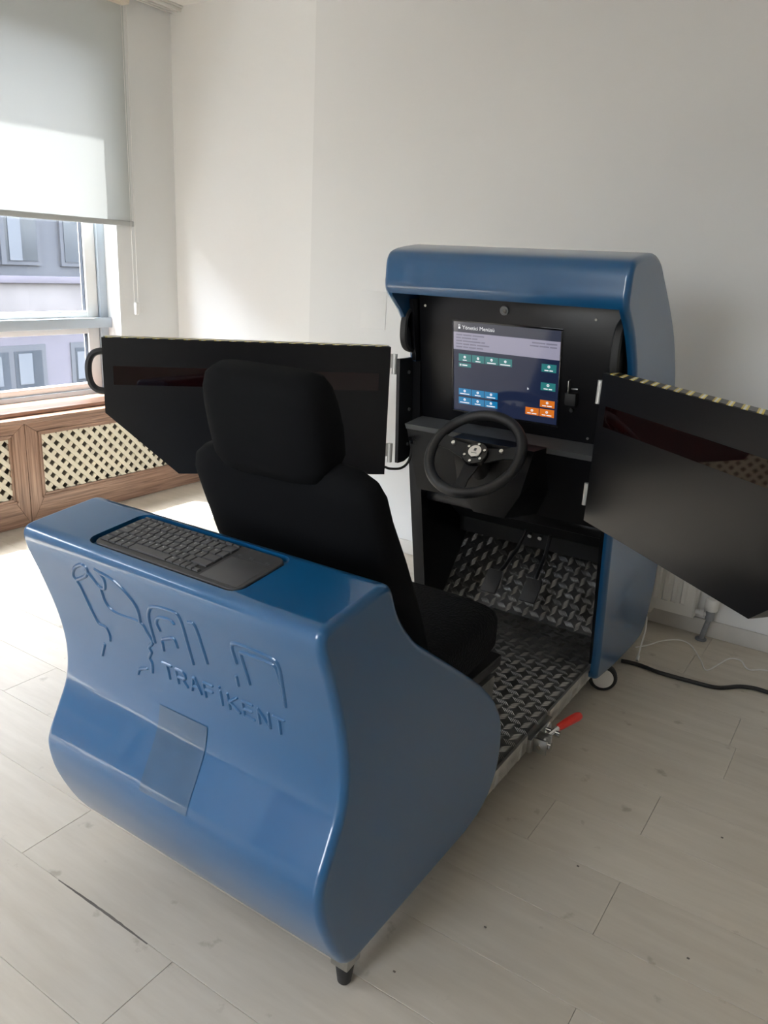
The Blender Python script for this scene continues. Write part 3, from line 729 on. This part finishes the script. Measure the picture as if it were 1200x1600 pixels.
ic.add([TP @ Vector(q) for q in ((.050, -.066, .003), (.050, -.074, .003), (.0555, -.0715, .003))], [[0, 1, 2]])
obj('screen_icons', ic, M_swhite, scr, 'white icons and button text', 'stuff')
gt = MB()
for i, ws_ in enumerate(((.022, .030, .040), (.017, .034, .018), (.021, .062, .012), (.022, .021, .022, .042), (.022, .018, .024, .022))):
    bars(gt, -.198, .0720-i*.0095, ws_, .0040, 'LEFT')
bars(gt, .139, .0705, (.042, .034), .0040, 'RIGHT'); bars(gt, .139, .0610, (.028, .030, .022), .0040, 'RIGHT')
obj('info_text', gt, M_sgrey, scr, 'blurred grey text lines', 'stuff')
# webcam, key switch, panel screws
wc = obj('webcam', MB().cyl(TP @ Vector((-.033, .160, 0)), TP @ Vector((-.033, .160, .006)), .0145, 28, bev=.002), M_grey, sp_, 'round grey camera lens')
obj('lens', MB().cyl(TP @ Vector((-.030, .158, .006)), TP @ Vector((-.030, .158, .008)), .006, 18), M_blackg, wc)
ks = obj('key_switch', MB().box(.178, .212, -.100, -.062, 0, .022, .003, TP).cyl(TP @ Vector((.195, -.118, 0)), TP @ Vector((.195, -.118, .008)), .006, 14), M_blackm, sp_, 'black key lock')
obj('key', MB().box(.189, .192, -.062, -.022, .012, .030, .001, TP).box(.194, .214, -.052, -.047, .010, .016, .001, TP), M_steel, ks, 'metal key')
for u, v in ((.25, .155), (.25, -.2), (-.31, .155)):
    obj('screw', MB().cyl(TP @ Vector((u, v, 0)), TP @ Vector((u, v, .003)), .004, 10), M_steel, sp_)
# shelf and console
obj('console_shelf', MB().prism([(-1.340, 2.190, .884), (-1.340, 2.305, .897), (-1.340, 2.33, .897), (-1.340, 2.33, .870), (-1.340, 2.200, .866)], (.669, 0, 0)), M_shelf, SIM, 'grey textured console shelf below the screen')
obj('console_front', MB().prism([(-1.340, 2.205, .866), (-1.340, 2.32, .866), (-1.340, 2.36, .645), (-1.340, 2.298, .640)], (.669, 0, 0)), M_black, SIM, 'black sloping console front')
obj('lower_crossbar', MB().box(-1.340, -.671, 2.36, 2.40, .585, .625, .010), M_black, SIM, 'black crossbar above the footwell')
obj('footwell_panel', MB().prism([(-1.340, 2.42, .62), (-1.340, 2.64, .46), (-1.340, 2.65, .40), (-1.340, 2.86, .40), (-1.340, 2.86, .62)], (.669, 0, 0)), M_blackm, SIM, 'dark panel over the pedals')
# steering column box
col_sec = lambda y, s_, zt, zb, wt, wm, wb, zm: [(-.985-wt, y, zt), (-.985-wm, y, zm), (-.975-wb, y+.0, zb), (-.975+wb, y, zb), (-.985+wm, y, zm), (-.985+wt, y, zt)]
A = col_sec(2.115, 1, .885, .665, .135, .105, .052, .745); B = col_sec(2.31, 1, .885, .640, .155, .150, .085, .735)
cb = MB(); cb.add(A+B, [[0, 1, 2, 3, 4, 5], [11, 10, 9, 8, 7, 6]]+[[i, (i+1) % 6+0, (i+1) % 6+6, i+6] for i in range(6)])
obj('column_housing', cb, M_black, SIM, 'black faceted steering column box')
# steering wheel
WT = R(46); WC = Vector((-1.02, 2.075, .858))
wu = Vector((0, math.sin(WT), math.cos(WT))); wnm = Vector((0, -math.cos(WT), math.sin(WT)))
TW = Matrix(((1, wu.x, wnm.x, WC.x), (0, wu.y, wnm.y, WC.y), (0, wu.z, wnm.z, WC.z), (0, 0, 0, 1)))
RM_ = .1425
rim = obj('steering_wheel', MB().tube([TW @ Vector((RM_*math.cos(2*math.pi*k/64), RM_*math.sin(2*math.pi*k/64), 0)) for k in range(64)], .0158, 16, close=True), M_leather, SIM, 'black leather steering wheel', auto=0)
def spoke(a, w0, w1):
    d = Vector((math.cos(a), math.sin(a), 0)); e = Vector((-math.sin(a), math.cos(a), 0))
    r0, r1 = .030, RM_-.002
    poly = [d*r0-e*w0+Vector((0, 0, -.018)), d*(.09)-e*w1*.9+Vector((0, 0, -.010)), d*r1-e*w1*1.25+Vector((0, 0, -.003)), d*r1+e*w1*1.25+Vector((0, 0, -.003)), d*.09+e*w1*.9+Vector((0, 0, -.010)), d*r0+e*w0+Vector((0, 0, -.018))]
    V = [TW @ p for p in poly]+[TW @ (p+Vector((0, 0, .006))) for p in poly]
    return MB().add(V, [[0, 1, 4, 5], [1, 2, 3, 4], [6, 11, 10, 7], [7, 10, 9, 8]]+[[i, (i+1) % 6, (i+1) % 6+6, i+6] for i in range(6)])
for a, w0, w1 in ((R(168), .026, .020), (R(12), .026, .020), (R(270), .024, .018)):
    obj('spoke', spoke(a, w0, w1), M_blackm, rim)
obj('hub', MB().cyl(TW @ Vector((0, 0, -.020)), TW @ Vector((0, 0, .002)), .040, 36, bev=.003), M_blackg, rim, 'glossy black wheel hub')
obj('horn_cap', MB().cyl(TW @ Vector((0, .004, .002)), TW @ Vector((0, .004, .007)), .0215, 30, bev=.002), M_chrome, rim, 'silver horn cap')
hm = MB()
hm.box(-.004, .004, .004, .014, .0071, .0074, 0, TW); hm.box(-.009, .009, -.0045, -.0025, .0071, .0073, 0, TW)
obj('cap_print', hm, M_grey, rim)
for k in range(6):
    a = R(60*k+25); obj('hub_bolt', MB().cyl(TW @ Vector((.031*math.cos(a), .031*math.sin(a), .001)), TW @ Vector((.031*math.cos(a), .031*math.sin(a), .005)), .0042, 12), M_chrome, rim, 'silver hub bolt')
for sx_ in (-1, 1):
    obj('thumb_button', MB().cyl(TW @ Vector((sx_*.080, .020, -.006)), TW @ Vector((sx_*.080, .020, .008)), .0075, 16, bev=.002), M_chrome, rim, 'chrome button on the spoke')
obj('steering_shaft', MB().cyl(TW @ Vector((0, 0, -.022)), TW @ Vector((0, 0, -.11)), .034, 24), M_blackm, rim)
# turn-signal stalk at the left
obj('control_stalk', MB().tube([(-1.16, 2.20, .84), (-1.09, 2.15, .83)], .008, 10), M_blackm, SIM)
# pedals
for pts, w_ in ((((-1.05, 2.62, .47), (-1.062, 2.585, .405), (-1.070, 2.50, .355), (-1.076, 2.43, .335)), .030), (((-.955, 2.62, .47), (-.952, 2.585, .405), (-.940, 2.50, .365), (-.931, 2.44, .335)), .030)):
    c = Vector(pts[-1]); Tm = Matrix.Translation(c+Vector((0, -.012, -.012))) @ Matrix.Rotation(R(48), 4, 'X')
    pd = obj('pedal', MB().box(-w_, w_, -.045, .045, -.006, .006, .004, Tm), M_rubber, SIM, 'black pedal pad')
    obj('pedal_arm', MB().tube(pts, .007, 8), M_blackm, pd)
for x in (-1.040, -1.000): obj('chrome_bolt', MB().cyl((x, 2.655, .452), (x, 2.632, .445), .010, 16, bev=.003), M_chrome, SIM, 'chrome bolt above the pedals')
# grab handles beside the screen
def handle_loop(x, y, z, h, d, w_, mt, parent):
    pts = []
    for k in range(25):
        a = -math.pi/2+math.pi*k/24; pts.append(Vector((x, y-d*math.copysign(abs(math.cos(a))**.6, math.cos(a)), z+h*math.copysign(abs(math.sin(a))**.8, math.sin(a)))))
    hb = obj('grab_handle', MB().tube(pts, .0085, 8, ry=w_, upv=(1, 0, 0)), mt, parent, 'black oval grab handle')
    obj('handle_web', MB().prism([(x-.004, p.y+.004, z+(p.z-z)*.95) for p in pts], (.008, 0, 0)), M_hand, hb, 'dark grey inner web')
    return hb
handle_loop(-1.362, 2.268, 1.185, .068, .085, .013, M_rubber, SIM)
handle_loop(-.675, 2.268, 1.185, .085, .085, .013, M_rubber, SIM)
# front casters
for x in (-.662, -1.35):
    c = Vector((x, 2.50, .05)); ax = Vector((.38, -.92, 0)).normalized()
    fk = obj('front_caster', MB().cyl(c-ax*.014, c+ax*.014, .049, 36, bev=.006), M_rubber, SIM, 'black rubber caster wheel')
    obj('caster_rim', MB().cyl(c-ax*.0155, c+ax*.0155, .036, 30, bev=.002), M_white, fk, 'bright caster rim')
    obj('caster_fork', MB().box(x-.02, x+.02, 2.485, 2.545, .10, .135, .003), M_steel, fk)
# hinge plate at the left opening (and its twin on the right)
for x in (-1.374, -.642):
    s_ = 1
    pl = obj('hinge_plate', MB().prism([(x-.006, 2.182, 1.091), (x-.006, 2.275, 1.091), (x-.006, 2.315, .765), (x-.006, 2.245, .742), (x-.006, 2.205, .742)], (.012, 0, 0)), M_blackm, SIM, 'black hinge plate')
    for z, yy in ((1.045, 2.24), (.92, 2.255), (.80, 2.26)): obj('screw', MB().cyl((x+.006, yy, z), (x+.010, yy, z), .006, 12), M_steel, pl)
# side screen doors
def door(h, d, side, lab):
    d = Vector((*d, 0)).normalized(); n = Vector((d.y, -d.x, 0))
    if n.y > 0: n = -n          # n points at the driver's side (toward -Y)
    H = Vector((h[0], h[1], 0))
    def P(l, z, k=0): return H+d*l+n*k+Vector((0, 0, z))
    t = .052
    poly = [P(0, .703), P(.674, .703), P(.890, .897), P(.890, 1.127), P(0, 1.127)]
    dr = obj('side_screen_door', MB().prism(poly, -n*t), M_black, SIM, lab)
    obj('tinted_window', MB().prism([P(.035, .985, .0012), P(.86, .985, .0012), P(.86, 1.042, .0012), P(.035, 1.042, .0012)], -n*.002), M_tint, dr, 'dark red tinted strip')
    # hazard tape on the top edge with its own uv
    me = bpy.data.meshes.new('hazard_tape'); o_ = ORG[SIM]
    q = [P(.005, 1.1285, -.002)-o_, P(.885, 1.1285, -.002)-o_, P(.885, 1.1285, -t+.002)-o_, P(.005, 1.1285, -t+.002)-o_]
    q += [v-Vector((0, 0, .0014)) for v in q]
    me.from_pydata([tuple(v) for v in q], [], [(0, 1, 2, 3), (0, 4, 5, 1), (1, 5, 6, 2), (2, 6, 7, 3), (3, 7, 4, 0)])
    uv = me.uv_layers.new(name='UVMap'); co = [(0, 0), (.88, 0), (.88, .048), (0, .048)]*2
    for lp in me.loops: uv.data[lp.index].uv = co[lp.vertex_index]
    me.materials.append(M_tape); me.update(); obj('hazard_tape', me, None, dr, 'yellow, white and black striped tape')
    # end handle
    pts = []
    for k in range(25):
        a = -math.pi/2+math.pi*k/24; pts.append(P(.885+.052*math.copysign(abs(math.cos(a))**.65, math.cos(a)), 1.022+.061*math.copysign(abs(math.sin(a))**.85, math.sin(a)), -.026))
    obj('end_handle', MB().tube(pts, .0105, 8, ry=.014, upv=tuple(n)), M_rubber, dr, 'black D handle on the door end')
    for z0, z1 in ((1.04, 1.105), (.745, .81)):
        hg = MB(); c = P(-.016, (z0+z1)/2, -.006)
        hg.cyl((c.x, c.y, z0), (c.x, c.y, z1), .008, 14)
        hg.prism([P(-.016, z0+.02, -.008), P(.010, z0+.02, -.008), P(.010, z1, -.008), P(-.016, z1, -.008)], n*.004)
        obj('hinge', hg, M_hinge, dr, 'chrome hinge')
    return dr
door((-1.398, 2.172), (-.72, -.69), 'left', 'black left side screen door swung open')
door((-.690, 2.150), (.77, -.64), 'right', 'black right side screen door swung open')
obj('hinge_cable', MB().tube(catmull([(-1.40, 2.175, .728), (-1.385, 2.19, .722), (-1.365, 2.225, .722), (-1.352, 2.25, .745), (-1.348, 2.26, .80)], 6), .0045, 8), M_cable, SIM, 'thin black cable at the left hinge')
obj('latch', MB().cyl((-1.335, 2.225, .83), (-1.315, 2.215, .835), .010, 12).cyl((-1.32, 2.21, .82), (-1.305, 2.20, .825), .006, 10), M_chrome, SIM)

# ------------------------------------------------------------------ added fill lights, unseen, shaped as ceiling tubes (above and behind the camera)
M_fill = mat('fill_diffuser', (.8, .8, .8), .5, emis=(1, .985, .96), estr=7.0)
for x_, y_ in ((-.6, -.9), (1.1, -.9)):
    t = thing('fill_light', 'added white fill tube on the ceiling behind the camera, unseen, ' + ('nearer the windows' if x_ < 0 else 'farther from the windows'), 'fill light', (x_, y_, ZC), 'added fill tubes')
    obj('housing', MB().box(x_-.62, x_+.62, y_-.07, y_+.07, ZC-.03, ZC-.001, .006), M_white, t)
    obj('diffuser', MB().box(x_-.60, x_+.60, y_-.06, y_+.06, ZC-.065, ZC-.03, .012), M_fill, t)

# ------------------------------------------------------------------ keyboard in the tray
KB = bpy.data.objects.new('keyboard', None); KB.empty_display_size = .05; COL.objects.link(KB)
KB.location = KC; KB.rotation_euler = (TILT, 0, 0)
KB['label'] = 'dark grey wireless keyboard with touchpad set in the blue tray'; KB['category'] = 'keyboard'
def kobj(name, mb, m_, parent=KB, lab=None, kind=None):
    me = mb if isinstance(mb, bpy.types.Mesh) else mb.mesh(name, m_)
    o = bpy.data.objects.new(name, me); COL.objects.link(o); o.parent = parent
    if lab: o['label'] = lab
    if kind: o['kind'] = kind
    return o
body = MB(); secs = [(0, -.0095), (0, -.001), (.0012, .0006)]
rr_ = [[(x*(1-i/.1835), y*(1-i/.066), z) for x, y in rrect(.1835, .066, .020)] for i, z in secs]
n_ = len(rr_[0]); body.add([p for r_ in rr_ for p in r_], [list(range(n_))[::-1], [2*n_+i for i in range(n_)]]+[[r_*n_+i, r_*n_+(i+1) % n_, (r_+1)*n_+(i+1) % n_, (r_+1)*n_+i] for r_ in range(2) for i in range(n_)], True)
kobj('keyboard_body', body, M_kb)
bezel = MB().box(-.178, .0815, -.0530, .0530, .0006, .0009)
key_cache = {}
legend = MB()
def key(x0, x1, y0, y1, ch=None, h=.0026):
    w_, d_ = round(x1-x0, 4), round(y1-y0, 4)
    if (w_, d_) not in key_cache:
        b_ = MB(); hx, hy = w_/2, d_/2; i = .0009
        V = [(-hx, -hy, 0), (hx, -hy, 0), (hx, hy, 0), (-hx, hy, 0), (-hx+i, -hy+i, h), (hx-i, -hy+i, h), (hx-i, hy-i, h), (-hx+i, hy-i, h)]
        b_.add(V, [[4, 5, 6, 7], [0, 1, 5, 4], [1, 2, 6, 5], [2, 3, 7, 6], [3, 0, 4, 7]]); key_cache[(w_, d_)] = b_.mesh('key', M_key)
    o = bpy.data.objects.new('key', key_cache[(w_, d_)]); COL.objects.link(o); o.parent = KB; o.location = ((x0+x1)/2, (y0+y1)/2, .0012)
    if ch:
        vs, fs = text_geo(ch, .0062 if len(ch) == 1 else .0042); legend.add([Vector((q.x+x0+.003, q.y+y1-.0075, .0012+h+.0002)) for q in vs], fs)
kobj('key_well', bezel, M_blackm)
X0 = -.176; g = .0022; KW = .0178; kr = .0208
for i in range(14): key(X0+i*.0183, X0+i*.0183+.0158, .0545, .0605)
y = .0320
row = ['"', '1', '2', '3', '4', '5', '6', '7', '8', '9', '0', '*', '-']
x = X0
for c in row: key(x, x+KW-g, y, y+kr-g, c); x += KW
key(x, X0+.256, y, y+kr-g)
y -= kr; x = X0; key(x, x+.0245-g, y, y+kr-g, 'Tab'); x += .0245
for c in 'QWERTYUIOPĞÜ': key(x, x+KW-g, y, y+kr-g, c); x += KW
key(x, X0+.256, y, y+kr-g)
y -= kr; x = X0; key(x, x+.029-g, y, y+kr-g, 'Caps'); x += .029
for c in 'ASDFGHJKLŞİ': key(x, x+KW-g, y, y+kr-g, c); x += KW
key(x, X0+.256, y, y+kr-g)
y -= kr; x = X0; key(x, x+.022-g, y, y+kr-g, 'Shift'); x += .022
for c in '<ZXCVBNMÖÇ.': key(x, x+KW-g, y, y+kr-g, c); x += KW
key(x, X0+.256, y, y+kr-g)
y -= kr; x = X0
for wd_, c in ((.0235, 'Ctrl'), (.0185, 'Fn'), (.0185, 'Win'), (.0185, 'Alt'), (.098, None), (.0185, 'Alt'), (.0185, 'Fn'), (.0140, None)): key(x, x+wd_-g, y, y+kr-g, c); x += wd_
key(x, x+.0145-g, y, y+.0090); key(x, x+.0145-g, y+.0100, y+kr-g); key(x+.0145, X0+.256, y, y+.0090)
kobj('key_legends', legend, M_legend, KB, 'white key legends', 'stuff')
kobj('touchpad', MB().box(.0885, .1745, -.0560, .0240, .0006, .0010, .0003), M_key, KB, 'grey touchpad')
kobj('media_strip', MB().box(.0880, .1740, .0300, .0309, .0007, .0011), M_hand)
for i, xx in enumerate((.094, .120, .158)): kobj('media_key', MB().box(xx, xx+.011, .0335, .0395, .0006, .0015, .0004), M_key)

# ------------------------------------------------------------------ wall radiator with valve
RD = thing('panel_radiator', 'white ribbed panel radiator on the back wall behind the blue cabinet', 'radiator', (-.9, 3.15, .09))
rp = MB(); rx0, rx1, rz0, rz1, ry_ = -1.50, -.512, .093, .69, 3.118
rp.box(rx0, rx1, ry_+.004, ry_+.05, rz0, rz1, .004)
radp = obj('front_panel', rp, M_rad, RD)
x = rx1-.045; k = 0
while x > rx0+.03 and k < 40:
    V = [(x-.012, ry_+.004, rz0+.045), (x-.006, ry_-.004, rz0+.053), (x+.006, ry_-.004, rz0+.053), (x+.012, ry_+.004, rz0+.045),
         (x-.012, ry_+.004, rz1-.045), (x-.006, ry_-.004, rz1-.053), (x+.006, ry_-.004, rz1-.053), (x+.012, ry_+.004, rz1-.045)]
    rb = MB().add(V, [[0, 1, 5, 4], [1, 2, 6, 5], [2, 3, 7, 6], [0, 3, 2, 1], [4, 5, 6, 7]], False)
    obj('rib', rb, M_rad, radp); x -= .0355; k += 1
obj('side_grille', MB().box(rx1, rx1+.003, ry_+.004, ry_+.075, rz0-.004, rz1, .001).box(rx0, rx1, ry_+.05, ry_+.075, rz0+.02, rz1-.02), M_rad, RD)
obj('wall_bracket', MB().box(-.70, -.68, ry_+.03, YM-.001, .06, .14), M_rad, RD)
vl = obj('valve_head', MB().cyl((-.452, 3.150, .135), (-.452, 3.150, .185), .026, 22, bev=.005).cyl((-.508, 3.150, .115), (-.452, 3.150, .115), .010, 14).cyl((-.49, 3.150, .115), (-.475, 3.150, .115), .016, 12), M_white, RD, 'white thermostatic valve')
obj('valve_pipe', MB().cyl((-.452, 3.150, .135), (-.452, 3.150, .095), .017, 16).tube([(-.452, 3.150, .10), (-.462, 3.152, .05), (-.470, 3.152, .002)], .010, 12).cyl((-.470, 3.152, .007), (-.470, 3.152, .001), .022, 16), M_pipe, vl, 'grey pipe going into the floor')

# ------------------------------------------------------------------ cables on the floor
solo('power_cable', MB().tube(catmull([(-.668, 2.744, .0085), (-.64, 2.752, .0085), (-.610, 2.756, .008), (-.58, 2.753, .008), (-.525, 2.745, .008), (-.414, 2.752, .008), (-.328, 2.766, .008), (-.256, 2.832, .008), (-.173, 2.847, .008), (0.0, 2.80, .008), (.3, 2.9, .008)], 8), .0075, 10), M_cable, 'thick black power cable running along the floor to the right', 'cable', (-.3, 2.78, 0))
solo('thin_cable', MB().tube(catmull([(-.648, 2.955, .12), (-.640, 2.93, .07), (-.632, 2.86, .03), (-.620, 2.79, .018)], 8), .003, 8).cyl((-.6215, 2.80, .022), (-.619, 2.782, .010), .006, 8), M_wcable, 'short white lead hanging from the cabinet onto the black cable', 'cable', (-.62, 2.79, 0))
solo('thin_cable', MB().tube(catmull([(-.66, 2.90, .004), (-.625, 2.95, .006), (-.590, 3.015, .010), (-.537, 3.065, .012), (-.486, 3.052, .010), (-.43, 2.96, .006), (-.392, 2.888, .003), (-.362, 2.97, .004), (-.338, 3.035, .008), (-.300, 3.045, .008), (-.262, 2.995, .004), (-.202, 3.035, .003), (-.05, 3.02, .003), (.3, 3.05, .003)], 8), .0026, 8), M_wcable, 'white thin cable looping over the floor below the radiator valve', 'cable', (-.4, 3.0, 0))
# blank cover plate painted over on the wall
solo('socket_cover', MB().box(-2.248, -2.105, YM-.003, YM, 1.083, 1.256, .0012), M_wall, 'white blank cover plate painted over on the wall left of the cabinet', 'wall plate', (-2.176, YM-.0015, 1.17))
